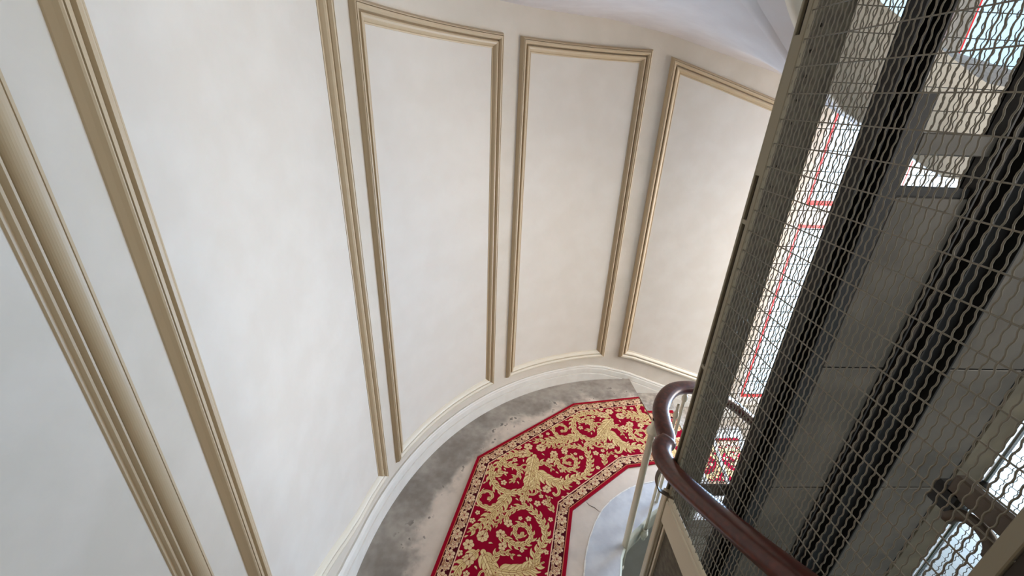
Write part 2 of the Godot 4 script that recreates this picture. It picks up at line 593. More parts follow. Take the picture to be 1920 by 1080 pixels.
# ==================================================================== the shell
func wall_strip(s0: float, s1: float, y0: float, y1: float, step := 0.06) -> ArrayMesh:
	var st := surf(false)
	var rows := [[], [], [], []]
	var n := int(max(1.0, ceil((s1 - s0) / step)))
	for i in n + 1:
		var s: float = lerp(s0, s1, float(i) / n)
		rows[0].append(w3(s, y1)); rows[1].append(w3(s, y0))
		rows[2].append(w3(s, y0, -0.3)); rows[3].append(w3(s, y1, -0.3))
	sheet(st, [rows[0], rows[1]])
	st.set_smooth_group(-1)
	sheet(st, [rows[2], rows[3]])
	sheet(st, [rows[1], rows[2]])
	sheet(st, [rows[3], rows[0]])
	return done(st)

func build_shell():
	var k := "structure"
	var w: Node3D = obj("wall_left", wall_strip(-4.0, 0.0, -3.6, 5.6, 0.5), M.wall, self)
	tag(w, "plain cream painted wall beside the flight, left of the tall mouldings", "wall", "", k)
	w = obj("wall_corner", wall_strip(0.0, LA, -3.6, 5.6), M.wall, self)
	tag(w, "rounded cream wall behind the quarter landing, carrying the panel mouldings", "wall", "", k)
	# back wall, pierced by the two windows one above the other
	w = Node3D.new()
	w.name = "wall_back"
	add_child(w)
	tag(w, "flat cream wall behind the lift cage with the red bordered windows", "wall", "", k)
	var s25 := LA + 2.45 - CX
	var s39 := LA + 3.92 - CX
	var s42 := LA + 4.15 - CX
	obj("plaster", wall_strip(LA, s25, -3.6, 5.6, 0.3), M.wall, w)
	obj("plaster", wall_strip(s39, s42 + 0.3, -3.6, 5.6, 0.3), M.wall, w)
	obj("plaster", wall_strip(s25, s39, -3.6, -0.34, 0.3), M.wall, w)
	obj("plaster", wall_strip(s25, s39, 2.50, 2.59, 0.3), M.wall, w)
	obj("plaster", wall_strip(s25, s39, 4.75, 5.6, 0.3), M.wall, w)
	# right wall with one window over the lower corner, front wall behind the camera with another
	w = Node3D.new()
	w.name = "wall_right"
	add_child(w)
	tag(w, "pale wall with windows seen through the mesh at the far right of the shaft", "wall", "", k)
	for q in [[-3.5, -3.05, -3.6, 5.6], [-1.65, -0.80, -3.6, 5.6], [0.60, 3.0, -3.6, 5.6], [-0.80, 0.60, -3.6, 1.97], [-0.80, 0.60, 3.38, 5.6], [-3.05, -1.65, -3.6, 0.42], [-3.05, -1.65, 1.92, 5.6]]:
		obj("plaster", bx(Vector3(4.15, q[2], q[0]), Vector3(4.45, q[3], q[1]), 0.0), M.wall, w)
	w = Node3D.new()
	w.name = "wall_front"
	add_child(w)
	tag(w, "plain wall closing the stairwell behind the viewer", "wall", "", k)
	for q in [[-1.1, 4.45, -3.6, 5.6]]:
		obj("plaster", bx(Vector3(q[0], q[2], 2.55), Vector3(q[1], q[3], 2.85), 0.0), M.string, w)
	w = obj("floor", bx(Vector3(-1.1, -3.8, -3.6), Vector3(4.5, -3.6, 2.9), 0.0), M.green, self)
	tag(w, "dark green floor at the foot of the stairwell", "floor", "", k)
	w = obj("ceiling_top", bx(Vector3(-1.1, 5.6, -3.6), Vector3(4.5, 5.8, 2.9), 0.0), M.ceiling, self)
	tag(w, "pale ceiling at the head of the stairwell", "ceiling", "", k)
	build_soffit()

# underside of the flight above: outer edge on the wall, inner edge round the well
func inner_path(t: float, off := 0.0) -> Vector3:
	# t runs along the well from the near flight (t < 0) round the corner (0..1) and on along the back (t > 1)
	var c := Vector2(1.27, -1.30)
	var r := 0.50 + off
	if t < 0.0: return Vector3(c.x - r, 0, c.y - t)
	if t < 1.0:
		var a := t * PI / 2.0
		return Vector3(c.x - cos(a) * r, 0, c.y - sin(a) * r)
	return Vector3(c.x + t - 1.0, 0, c.y - r)

func build_soffit():
	var rows := []
	var ts := []
	for i in 41: ts.append(-3.4 + 3.4 * i / 40.0)
	for i in range(1, 33): ts.append(i / 32.0)
	for i in range(1, 37): ts.append(1.0 + i * 0.08)
	var st := surf(false)
	var under := []; var over := []
	var KI := [[-1.0, 3.52], [0.0, 2.98], [0.45, 2.89], [0.7, 2.79], [0.85, 2.68], [1.0, 2.55], [1.15, 2.42], [1.33, 2.34], [1.7, 2.17], [3.9, 1.95]]
	for t in ts:
		var s: float = t if t < 0.0 else (t * LA if t < 1.0 else LA + t - 1.0)
		var p: Vector3 = inner_path(t)
		var yi := lin(t, KI)
		var yo := lin(s, KC)
		var o := wp(s)
		var a := []; var b := []
		var n := 10
		for k in n + 1:
			var f := float(k) / n
			# stays level near the wall and steepens towards the well
			var y: float = lerp(yi, yo, smoothstep(0.0, 1.0, pow(f, 0.75)))
			var q := Vector2(p.x, p.z).lerp(o, f)
			a.append(Vector3(q.x, y, q.y))
			b.append(Vector3(q.x, y + 0.36, q.y))
		under.append(a)
		over.append(b)
	sheet(st, under)
	var root := Node3D.new()
	root.name = "ceiling"
	add_child(root)
	tag(root, "lilac white underside of the flight above, sweeping round the corner", "ceiling", "", "structure")
	obj("soffit", done(st), M.ceiling, root)
	st = surf(false)
	sheet(st, over)
	obj("upper_floor", done(st), M.step, root)
	st = surf(false)
	var e0 := []; var e1 := []
	for i in ts.size():
		e0.append(under[i][0] + Vector3(0, -0.012, 0)); e1.append(over[i][0])
	sheet(st, [e1, e0])
	var g1 := []; var g0 := []
	for i in ts.size():
		var p: Vector3 = inner_path(ts[i], 0.03)
		g0.append(Vector3(p.x, e0[i].y, p.z)); g1.append(Vector3(p.x, e1[i].y, p.z))
	sheet(st, [e0, g0])
	sheet(st, [g0, g1])
	obj("stringer", done(st), M.string, root)
	# the raised plaster line that follows the well
	st = surf(false)
	var line := [[], [], [], []]
	for i in ts.size():
		for j in 4:
			var f: float = [0.105, 0.118, 0.142, 0.155][j]
			var k := int(f * 10)
			var q: Vector3 = under[i][k].lerp(under[i][k + 1], f * 10 - k)
			line[j].append(q + Vector3(0, [0.0, -0.014, -0.014, 0.0][j], 0))
	sheet(st, line)
	obj("plaster_bead", done(st), M.ceiling, root)

# ==================================================================== mouldings on the wall
const PROF := [[0.0, 0.0], [0.001, 0.004], [0.007, 0.014], [0.011, 0.022], [0.014, 0.0245], [0.0165, 0.0245], [0.0172, 0.016], [0.0195, 0.016], [0.0202, 0.025], [0.029, 0.025], [0.038, 0.016], [0.041, 0.002], [0.045, 0.002], [0.047, 0.012], [0.049, 0.019], [0.056, 0.020], [0.064, 0.016], [0.072, 0.008], [0.076, 0.003], [0.079, 0.005], [0.084, 0.004], [0.086, 0.0]]

func frame_panel(idx: int, s0: float, s1: float, label: String, raised := 0.0):
	var root := Node3D.new()
	root.name = "trim_%d" % idx
	add_child(root)
	tag(root, label, "panel moulding", "panel mouldings round the stair wall", "structure")
	for side in ["L", "R", "T", "B"]:
		var st := surf(true)
		var rows := []
		for pr in PROF:
			var u: float = pr[0]
			var h: float = pr[1]
			var row := []
			if side == "L" or side == "R":
				var s := s0 + u if side == "L" else s1 - u
				var a := lin(s, KB) + u
				var c := lin(s, KT) - u + raised
				for i in 9:
					row.append(w3(s, lerp(a, c, i / 8.0), h))
			else:
				var n := int(ceil((s1 - s0) / 0.05))
				for i in n + 1:
					var s: float = lerp(s0 + u, s1 - u, float(i) / n)
					row.append(w3(s, lin(s, KT) - u + raised if side == "T" else lin(s, KB) + u, h))
			rows.append(row)
		if side == "R" or side == "B": rows.reverse()
		sheet(st, rows)
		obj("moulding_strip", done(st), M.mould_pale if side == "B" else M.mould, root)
	# the paler painted field inside the moulding
	var fs := surf(false)
	var top := []; var bot := []
	for i in 41:
		var s: float = lerp(s0 + 0.08, s1 - 0.08, i / 40.0)
		top.append(w3(s, lin(s, KT) - 0.08 + raised, 0.002)); bot.append(w3(s, lin(s, KB) + 0.08, 0.002))
	sheet(fs, [top, bot])
	obj("panel_field", done(fs), M.field, root)

func build_wall_trim():
	frame_panel(1, -0.386, 0.672, "cream moulding round the widest wall panel, left of the landing", 0.13)
	frame_panel(2, 0.772, 1.812, "cream moulding round the wall panel over the bend of the landing")
	frame_panel(3, 1.940, 2.932, "cream moulding round the middle panel behind the landing")
	frame_panel(4, 3.070, 4.25, "cream moulding round the panel that slopes with the lower flight, next to the cage post")
	# the tall half-round architrave nearest the viewer
	var prof := [[0.0, 0.0], [0.001, 0.028], [0.012, 0.030], [0.014, 0.024], [0.018, 0.024], [0.020, 0.033]]
	for i in 11: prof.append([0.022 + 0.036 * sin(PI * 0.5 * i / 10.0), 0.014 + 0.020 * cos(PI * 0.5 * i / 10.0)])
	prof.append_array([[0.061, 0.013], [0.064, 0.019], [0.070, 0.019], [0.073, 0.012], [0.076, 0.008], [0.080, 0.013], [0.086, 0.012], [0.089, 0.005], [0.098, 0.004], [0.100, 0.0]])
	var st := surf(true)
	var rows := []
	for p in prof:
		var row := []
		for i in 9: row.append(w3(-0.512 - p[0] * 0.66, lerp(0.62, 5.6, i / 8.0), p[1]))
		rows.append(row)
	rows.reverse()
	sheet(st, rows)
	var o := obj("trim_5", done(st), M.mould, self)
	tag(o, "broad half-round upright moulding at the left edge, running past top and bottom", "upright moulding", "", "structure")
	# plinth: follows the landing and the steps down
	st = surf(true)
	var pp := [[0.0, 0.0], [0.001, 0.012], [-0.010, 0.017], [-0.018, 0.014], [-0.030, 0.018], [-0.075, 0.018], [-0.079, 0.012], [-0.083, 0.022], [-0.60, 0.022]]
	rows = []
	for p in pp:
		var row := []
		for i in 101:
			var s: float = lerp(-1.0, 4.32, i / 100.0)
			row.append(w3(s, lin(s, KP) + p[0], p[1]))
		rows.append(row)
	sheet(st, rows)
	o = obj("baseboard_landing", done(st), M.plinth, self)
	tag(o, "white plinth with a fine groove along the foot of the curved wall", "baseboard", "", "structure")

# ==================================================================== windows
func window_leaf(root: Node3D, o: Vector3, ux: Vector3, w: float, panes: Array):
	# one glazed leaf: stiles and rails, then for each light a frosted pane inside a red glass border
	var y0: float = panes[0][0] - 0.08
	var y1: float = panes[-1][1] + 0.08
	var nrm := ux.cross(Vector3.UP)
	var st := surf()
	var bar := func(into: SurfaceTool, a0: float, a1: float, b0: float, b1: float, d0: float, d1: float):
		var p := o + ux * a0 + Vector3(0, b0, 0) + nrm * d0
		var q := o + ux * a1 + Vector3(0, b1, 0) + nrm * d1
		box(into, p.min(q), p.max(q), min(0.004, (d1 - d0) * 0.3))
	bar.call(st, 0.0, 0.075, y0, y1, -0.03, 0.03)
	bar.call(st, w - 0.075, w, y0, y1, -0.03, 0.03)
	bar.call(st, 0.075, w - 0.075, y0, panes[0][0], -0.03, 0.03)
	bar.call(st, 0.075, w - 0.075, panes[-1][1], y1, -0.03, 0.03)
	for i in panes.size() - 1:
		bar.call(st, 0.075, w - 0.075, panes[i][1], panes[i + 1][0], -0.03, 0.03)
	obj("leaf_frame", done(st), M.frame, root)
	for p in panes:
		var b := 0.036
		for q in [[0.075, 0.075 + b, p[0], p[1]], [w - 0.075 - b, w - 0.075, p[0], p[1]], [0.075 + b, w - 0.075 - b, p[0], p[0] + b], [0.075 + b, w - 0.075 - b, p[1] - b, p[1]]]:
			st = surf()
			bar.call(st, q[0], q[1], q[2], q[3], -0.004, 0.004)
			obj("red_pane", done(st), M.red_glass, root)
		st = surf()
		bar.call(st, 0.075 + b, w - 0.075 - b, p[0] + b, p[1] - b, -0.003, 0.003)
		obj("frosted_pane", done(st), M.glass, root)

func build_windows():
	var defs := [
		[1, Vector3(2.455, 0, -3.27), Vector3(1, 0, 0), 0.73, [[-0.27, 1.54], [1.70, 2.42]], "tall frosted window with red glass borders behind the cage post, below the upper flight"],
		[2, Vector3(2.455, 0, -3.27), Vector3(1, 0, 0), 0.73, [[2.66, 3.70], [3.85, 4.67]], "upper frosted window with red glass borders at the top right behind the mesh"],
		[3, Vector3(4.23, 0, -3.045), Vector3(0, 0, 1), 0.69, [[0.50, 1.08], [1.22, 1.84]], "frosted window in the right wall at the far corner beyond the lift shaft"],
		[4, Vector3(4.23, 0, -0.795), Vector3(0, 0, 1), 0.69, [[2.05, 2.60], [2.74, 3.30]], "frosted window in the right wall beside the lift shaft"]]
	for d in defs:
		var root := Node3D.new()
		root.name = "window_%d" % d[0]
		add_child(root)
		tag(root, d[5], "window", "", "structure")
		window_leaf(root, d[1], d[2], d[3], d[4])
		window_leaf(root, d[1] + d[2] * (d[3] + 0.002), d[2], d[3], d[4])

# ==================================================================== stairs
const RISE := 0.165
var EDGE := [Vector2(0.75, -1.20), Vector2(0.75, -1.396), Vector2(0.785, -1.50), Vector2(0.841, -1.594), Vector2(0.91, -1.66), Vector2(0.984, -1.715), Vector2(1.06, -1.78), Vector2(1.13, -1.825), Vector2(1.25, -1.85), Vector2(1.405, -1.85)]
var LINE := [Vector2(0.54, -1.20), Vector2(0.549, -1.399), Vector2(0.578, -1.50), Vector2(0.624, -1.612), Vector2(0.685, -1.72), Vector2(0.751, -1.807), Vector2(0.825, -1.875), Vector2(0.907, -1.93), Vector2(0.98, -1.97), Vector2(1.058, -1.998), Vector2(1.20, -2.03), Vector2(1.395, -2.04)]

func flat(st: SurfaceTool, poly: PackedVector2Array, y: float, uvs := true):
	var idx := Geometry2D.triangulate_polygon(poly)
	for i in range(0, idx.size(), 3):
		for j in [0, 1, 2]:
			var p := poly[idx[i + j]]
			if uvs: st.set_uv(Vector2((p.x + 0.8) / 2.3, (p.y + 3.25) / 2.3))
			st.add_vertex(Vector3(p.x, y, p.y))

func slab(poly: PackedVector2Array, y0: float, y1: float) -> ArrayMesh:
	var st := surf(true)
	flat(st, poly, y1)
	flat(st, poly, y0)
	for i in poly.size():
		var a := poly[i]
		var b := poly[(i + 1) % poly.size()]
		quad(st, Vector3(a.x, y1, a.y), Vector3(b.x, y1, b.y), Vector3(b.x, y0, b.y), Vector3(a.x, y0, a.y))
	return done(st)

func build_stairs():
	# quarter landing: worn stone, with a smoother grey strip round the well
	var land := Node3D.new()
	land.name = "floor_landing"
	add_child(land)
	tag(land, "stone quarter landing, grey along the wall and buff beside the carpet", "landing", "", "structure")
	var poly := PackedVector2Array()
	for i in 41: poly.append(wp(lerp(-0.02, LA + 0.065, i / 40.0)))
	for i in range(LINE.size() - 1, -1, -1): poly.append(LINE[i])
	obj("stone_floor", slab(poly, -0.16, 0.0), M.landing, land)
	poly = PackedVector2Array()
	for p in LINE: poly.append(p)
	for i in range(EDGE.size() - 1, -1, -1): poly.append(EDGE[i])
	obj("grey_strip", slab(poly, -0.16, 0.0), M.inlay, land)
	# mortar line between the two, broken and uneven
	var st := surf(true)
	var rng := RandomNumberGenerator.new()
	rng.seed = 4
	var c := Curve3D.new()
	for p in LINE: c.add_point(Vector3(p.x, 0.0, p.y))
	var pts := c.tessellate_even_length(5, 0.02)
	for i in range(3, pts.size() - 2):
		var w := rng.randf_range(0.0015, 0.0045)
		var t := (pts[i + 1] - pts[i]).normalized()
		var nn := t.cross(Vector3.UP) * w
		quad(st, pts[i] - nn + Vector3(0, 0.002, 0), pts[i + 1] - nn + Vector3(0, 0.002, 0), pts[i + 1] + nn + Vector3(0, 0.002, 0), pts[i] + nn + Vector3(0, 0.002, 0))
	obj("mortar_line", done(st), M.joint, land)
	# the crack across the buff strip
	st = surf(true)
	for q in [[0.688, -1.865, 0.70, -1.90], [0.70, -1.90, 0.72, -1.925], [0.72, -1.925, 0.79, -1.845]]:
		pass
	tube(st, [Vector3(0.655, 0.0, -1.862), Vector3(0.672, 0.0, -1.835), Vector3(0.70, 0.0, -1.82), Vector3(0.726, 0.0, -1.79)], [0.0006, 0.002, 0.0026, 0.0008], 5)
	obj("crack", done(st), M.dark_joint, land)
	# side of the landing round the well
	st = surf(false)
	var r0 := []; var r1 := []; var r2 := []; var r3 := []
	var ec := Curve3D.new()
	for p in EDGE: ec.add_point(Vector3(p.x, 0, p.y))
	var ep := ec.tessellate_even_length(5, 0.03)
	for i in ep.size():
		var t := (ep[min(i + 1, ep.size() - 1)] - ep[max(i - 1, 0)]).normalized()
		var nn := Vector3(-t.z, 0, t.x)
		r0.append(ep[i] + Vector3(0, 0.001, 0)); r1.append(ep[i] + nn * 0.012 + Vector3(0, -0.010, 0))
		r2.append(ep[i] + nn * 0.012 + Vector3(0, -0.035, 0)); r3.append(ep[i] + nn * 0.003 + Vector3(0, -0.17, 0))
	sheet(st, [r0, r1]); sheet(st, [r1, r2]); sheet(st, [r2, r3])
	obj("stringer", done(st), M.land_edge, land)

	# steps up, past the viewer, and steps winding down along the back wall
	var flight := Node3D.new()
	flight.name = "floor_upper_steps"
	add_child(flight)
	tag(flight, "stone steps rising from the landing towards the viewer", "steps", "", "structure")
	for k in 8:
		var z := -1.20 + 0.262 * k
		obj("step", bx(Vector3(CX - R + 0.002, RISE * k - 0.02, z - 0.02), Vector3(0.75, RISE * (k + 1), z + 0.29), 0.012), M.step, flight)
	flight = Node3D.new()
	flight.name = "floor_lower_steps"
	add_child(flight)
	tag(flight, "grey stone winder steps falling away from the landing behind the handrail", "steps", "", "structure")
	for k in 7:
		var i0 := Vector2(1.405 + 0.2 * k, -1.85)
		var i1 := Vector2(1.405 + 0.2 * (k + 1) + 0.03, -1.85)
		var o0 := Vector2(1.325 + 0.40 * k, CZ - R)
		var o1 := Vector2(1.325 + 0.40 * (k + 1) + 0.03, CZ - R)
		obj("step", slab(PackedVector2Array([i0, i1, o1, o0]), -RISE * (k + 2), -RISE * (k + 1)), M.step, flight)

# ==================================================================== carpet
func carpet_piece(root: Node3D, a: Vector2, b: Vector2, c: Vector2, d: Vector2, y: float, u0: float, ax: Vector2):
	# quad a-b along the wall side, d-c along the well side; u runs along ax, v across
	var nn := Vector2(-ax.y, ax.x)
	var st := surf(true)
	var uv := func(p: Vector2) -> Vector2:
		return Vector2((u0 + (p - a).dot(ax)) / 0.76, (p - a).dot(nn) / 0.72)
	var th := 0.009
	quad(st, v3(a, y + th), v3(b, y + th), v3(c, y + th), v3(d, y + th), uv.call(a), uv.call(b), uv.call(c), uv.call(d))
	obj("carpet_length", done(st), M.carpet, root)
	for e in [[a, b], [c, d]]:
		st = surf(true)
		quad(st, v3(e[0], y), v3(e[1], y), v3(e[1], y + th), v3(e[0], y + th))
		obj("bound_edge", done(st), M.carpet_edge, root)

func v3(p: Vector2, y: float) -> Vector3:
	return Vector3(p.x, y, p.y)

func build_carpet():
	var root := thing("stair_runner", "red stair carpet with gold scrolls and a dark flowered border, mitred round the landing", "carpet")
	var o := [Vector2(-0.352, -1.20), Vector2(-0.076, -2.228), Vector2(0.731, -2.817), Vector2(1.336, -2.914)]
	var w := 0.72
	var ax := []
	for i in 3: ax.append((o[i + 1] - o[i]).normalized())
	var inn := []
	for i in 4:
		if i == 0: inn.append(Vector2(o[0].x + w / cos(atan2(ax[0].x, -ax[0].y)), o[0].y))
		elif i == 3: inn.append(o[3] + Vector2(0.043, 1.0) * (w / (Vector2(-ax[2].y, ax[2].x)).dot(Vector2(0.043, 1.0))))
		else:
			var n0 := Vector2(-ax[i - 1].y, ax[i - 1].x)
			var n1 := Vector2(-ax[i].y, ax[i].x)
			var m: Vector2 = (n0 + n1).normalized()
			inn.append(o[i] + m * w / m.dot(n0))
	var us := [0.562, 0.626, 0.719]
	for i in 3: carpet_piece(root, o[i], o[i + 1], inn[i + 1], inn[i], 0.0, us[i], ax[i])
	# down the winders
	for k in 4:
		var a := Vector2(1.336 + 0.355 * k, -2.914)
		var b := Vector2(1.336 + 0.355 * (k + 1), -2.93)
		var d := Vector2(1.38 + 0.25 * k, -2.20)
		var c := Vector2(1.38 + 0.25 * (k + 1), -2.20)
		carpet_piece(root, a, b, c, d, -RISE * (k + 1), 0.3 * k, Vector2(1, 0))
		var st := surf(true)
		var e := Vector2(0.006, 0)
		quad(st, v3(a + e, 0.009 - RISE * k), v3(a + e, -RISE * (k + 1)), v3(d + e, -RISE * (k + 1)), v3(d + e, 0.009 - RISE * k), Vector2(0, 0), Vector2(0.25, 0), Vector2(0.25, 1), Vector2(0, 1))
		obj("carpet_length", done(st), M.carpet, root)
	# and up the near flight
	for k in 7:
		var z := -1.22 + 0.262 * k
		var st := surf(true)
		var y0 := RISE * k + 0.009
		var y1 := RISE * (k + 1) + 0.009
		quad(st, Vector3(-0.35, y0, z - 0.008), Vector3(0.37, y0, z - 0.008), Vector3(0.37, y1, z - 0.008), Vector3(-0.35, y1, z - 0.008), Vector2(0, 0), Vector2(0, 1), Vector2(0.26, 1), Vector2(0.26, 0))
		quad(st, Vector3(-0.35, y1, z - 0.008), Vector3(0.37, y1, z - 0.008), Vector3(0.37, y1, z + 0.262), Vector3(-0.35, y1, z + 0.262), Vector2(0.26, 0), Vector2(0.26, 1), Vector2(0.68, 1), Vector2(0.68, 0))
		obj("carpet_length", done(st), M.carpet, root)

# ==================================================================== handrail and balusters
func rail_mesh(path: Array, hw: float, hh: float) -> ArrayMesh:
	var st := surf(false)
	# moulded section: rounded top, hollowed sides, flat foot
	var sec := [[-0.55, -1.0], [-0.62, -0.62], [-0.95, -0.35], [-1.0, 0.1], [-0.95, 0.55], [-0.72, 0.86], [-0.3, 0.98], [0.3, 0.98], [0.72, 0.86], [0.95, 0.55], [1.0, 0.1], [0.95, -0.35], [0.62, -0.62], [0.55, -1.0]]
	var rows := []
	for i in path.size():
		var t: Vector3 = (path[min(i + 1, path.size() - 1)] - path[max(i - 1, 0)]).normalized()
		var side := t.cross(Vector3.UP).normalized()
		var u := side.cross(t).normalized()
		var ring := []
		for q in sec: ring.append(path[i] + side * q[0] * hw + u * q[1] * hh)
		rows.append(ring)
	sheet(st, rows, true)
	cap(st, rows[0], true)
	cap(st, rows[-1])
	return done(st)

func smooth_path(keys: Array, step := 0.015) -> Array:
	var c := Curve3D.new()
	c.bake_interval = step
	for i in keys.size():
		var a: Vector3 = keys[max(i - 1, 0)]
		var b: Vector3 = keys[min(i + 1, keys.size() - 1)]
		var t := (b - a)
		var l0: float = (keys[i] - a).length()
		var l1: float = (keys[i] - b).length()
		var tn := t.normalized()
		c.add_point(keys[i], -tn * l0 * 0.33, tn * l1 * 0.33)
	var out := []
	for p in c.get_baked_points(): out.append(p)
	return out

func build_balustrade():
	var root := thing("stair_balustrade", "dark mahogany handrail sweeping round the landing on cream iron balusters", "balustrade")
	var y := 2.4
	# straight length along the cage, easing into a mitred turn
	var keys := [Vector3(0.765, y - 0.20, 0.72), Vector3(0.765, y - 0.66, 0.0), Vector3(0.765, y - 1.061, -0.618), Vector3(0.765, y - 1.206, -0.864), Vector3(0.765, y - 1.355, -1.14), Vector3(0.768, y - 1.405, -1.26), Vector3(0.775, y - 1.42, -1.34), Vector3(0.80, y - 1.425, -1.395), Vector3(0.838, y - 1.428, -1.425)]
	obj("handrail", rail_mesh(smooth_path(keys), 0.042, 0.031), M.wood, root)
	keys = [Vector3(0.815, y - 1.432, -1.40), Vector3(0.842, y - 1.432, -1.455), Vector3(0.856, y - 1.434, -1.53), Vector3(0.886, y - 1.438, -1.645), Vector3(0.945, y - 1.442, -1.745), Vector3(1.04, y - 1.452, -1.835), Vector3(1.165, y - 1.470, -1.875), Vector3(1.30, y - 1.52, -1.89), Vector3(1.45, y - 1.61, -1.90), Vector3(1.67, y - 1.78, -1.90), Vector3(2.0, y - 2.02, -1.90), Vector3(2.4, y - 2.3, -1.90)]
	obj("handrail", rail_mesh(smooth_path(keys), 0.041, 0.029), M.wood, root)
	# balusters fixed to the side of the landing, each ending in a drop
	for q in [[0.832, -1.572, 0.0185, 0.965, -0.12], [1.005, -1.70, 0.0085, 0.955, 0.0], [1.125, -1.86, 0.0095, 0.935, 0.0], [1.36, -1.875, 0.0095, 0.83, -0.12], [1.62, -1.875, 0.0095, 0.65, -0.33], [1.88, -1.875, 0.0095, 0.46, -0.5]]:
		var st := surf(false)
		var r: float = q[2]
		var b0: float = q[4] - 0.06
		var top: float = q[3]
		lathe(st, Vector3(q[0], 0, q[1]), [Vector2(0.001, b0), Vector2(r, b0), Vector2(r * 1.0, b0 + 0.3), Vector2(r * 0.95, top - 0.09), Vector2(r * 1.6, top - 0.085), Vector2(r * 1.75, top - 0.07), Vector2(r * 1.5, top - 0.055), Vector2(r * 0.85, top - 0.045), Vector2(r * 0.8, top)], 10)
		var bl := obj("baluster", done(st), M.baluster, root)
		st = surf(false)
		lathe(st, Vector3(q[0], 0, q[1]), [Vector2(0.001, b0 - 0.085), Vector2(0.010, b0 - 0.08), Vector2(0.014, b0 - 0.07), Vector2(0.009, b0 - 0.055), Vector2(0.019, b0 - 0.045), Vector2(0.024, b0 - 0.025), Vector2(0.021, b0 - 0.008), Vector2(0.013, b0 + 0.0), Vector2(0.018, b0 + 0.012), Vector2(0.012, b0 + 0.022)], 12)
		var kn := MeshInstance3D.new()
		kn.name = "drop_knob"
		kn.mesh = done(st)
		kn.material_override = M.knob
		bl.add_child(kn, true)
		st = surf(false)
		tube(st, [Vector3(q[0], b0 + 0.01, q[1]), Vector3(q[0] - 0.02, b0 + 0.012, q[1] - 0.02)], 0.011, 8)
		var pin := MeshInstance3D.new()
		pin.name = "side_fixing"
		pin.mesh = done(st)
		pin.material_override = M.knob
		bl.add_child(pin, true)
	# strap under the rail that ties it to the cage
	var st := surf(true)
	var sp := smooth_path([Vector3(0.77, y - 1.44, -1.30), Vector3(0.755, y - 1.52, -1.30), Vector3(0.765, y - 1.57, -1.285), Vector3(0.80, y - 1.585, -1.265), Vector3(0.822, y - 1.585, -1.25)], 0.01)
	var ra := []; var rb := []; var rc := []; var rd := []
	for p in sp:
		ra.append(p + Vector3(0, 0, -0.012)); rb.append(p + Vector3(0, 0, 0.012))
		rc.append(p + Vector3(0.003, 0.005, 0.012)); rd.append(p + Vector3(0.003, 0.005, -0.012))
	sheet(st, [ra, rb]); sheet(st, [rb, rc]); sheet(st, [rc, rd]); sheet(st, [rd, ra])
	obj("iron_strap", done(st), M.iron, root)

# ==================================================================== lift cage
func wavy_wire(length: float, period: float, amp: float, r: float, axis: Vector3) -> ArrayMesh:
	var st := surf(false)
	var n := int(length / period * 8.0)
	var rows := []
	for i in n + 1:
		var yy := length * i / n
		var ph := TAU * yy / period
		# crimped: straight runs between short bends
		var wv: float = clamp(sin(ph) * 1.45, -1.0, 1.0) * amp
		var c := axis * wv + Vector3(0, yy, 0)
		var ring := []
		for k in 5:
			var a := TAU * k / 5
			ring.append(c + Vector3(cos(a) * r, 0, sin(a) * r))
		rows.append(ring)
	sheet(st, rows, true)
	return done(st)

func mesh_panel(root: Node3D, origin: Vector3, dir: Vector3, width: float, y0: float, y1: float, pitch: float, row: float, first_row: float, r: float, amp: float):
	# woven panel: crimped uprights (copies of one wire) and straight cross wires
	var n := int(width / pitch)
	var mm := MultiMesh.new()
	mm.transform_format = MultiMesh.TRANSFORM_3D
	mm.mesh = wavy_wire(y1 - y0 - row / 4.0, row / 2.0, amp, r, dir)
	mm.instance_count = n
	for i in n:
		mm.set_instance_transform(i, Transform3D(Basis.IDENTITY, origin + dir * (i + 0.5) * pitch + Vector3(0, y0 + (row / 4.0 if i % 2 == 1 else 0.0), 0)))
	var mi := MultiMeshInstance3D.new()
	mi.name = "crimped_wires"
	mi.multimesh = mm
	mi.material_override = M.wire
	mi.set_meta("kind", "stuff")
	root.add_child(mi, true)
	var st := surf(false)
	var y := first_row
	while y < y1:
		if y > y0: tube(st, [origin + Vector3(0, y, 0), origin + dir * width + Vector3(0, y, 0)], r * 1.0, 6)
		y += row
	var o := obj("straight_wires", done(st), M.wire, root)
	o.set_meta("kind", "stuff")

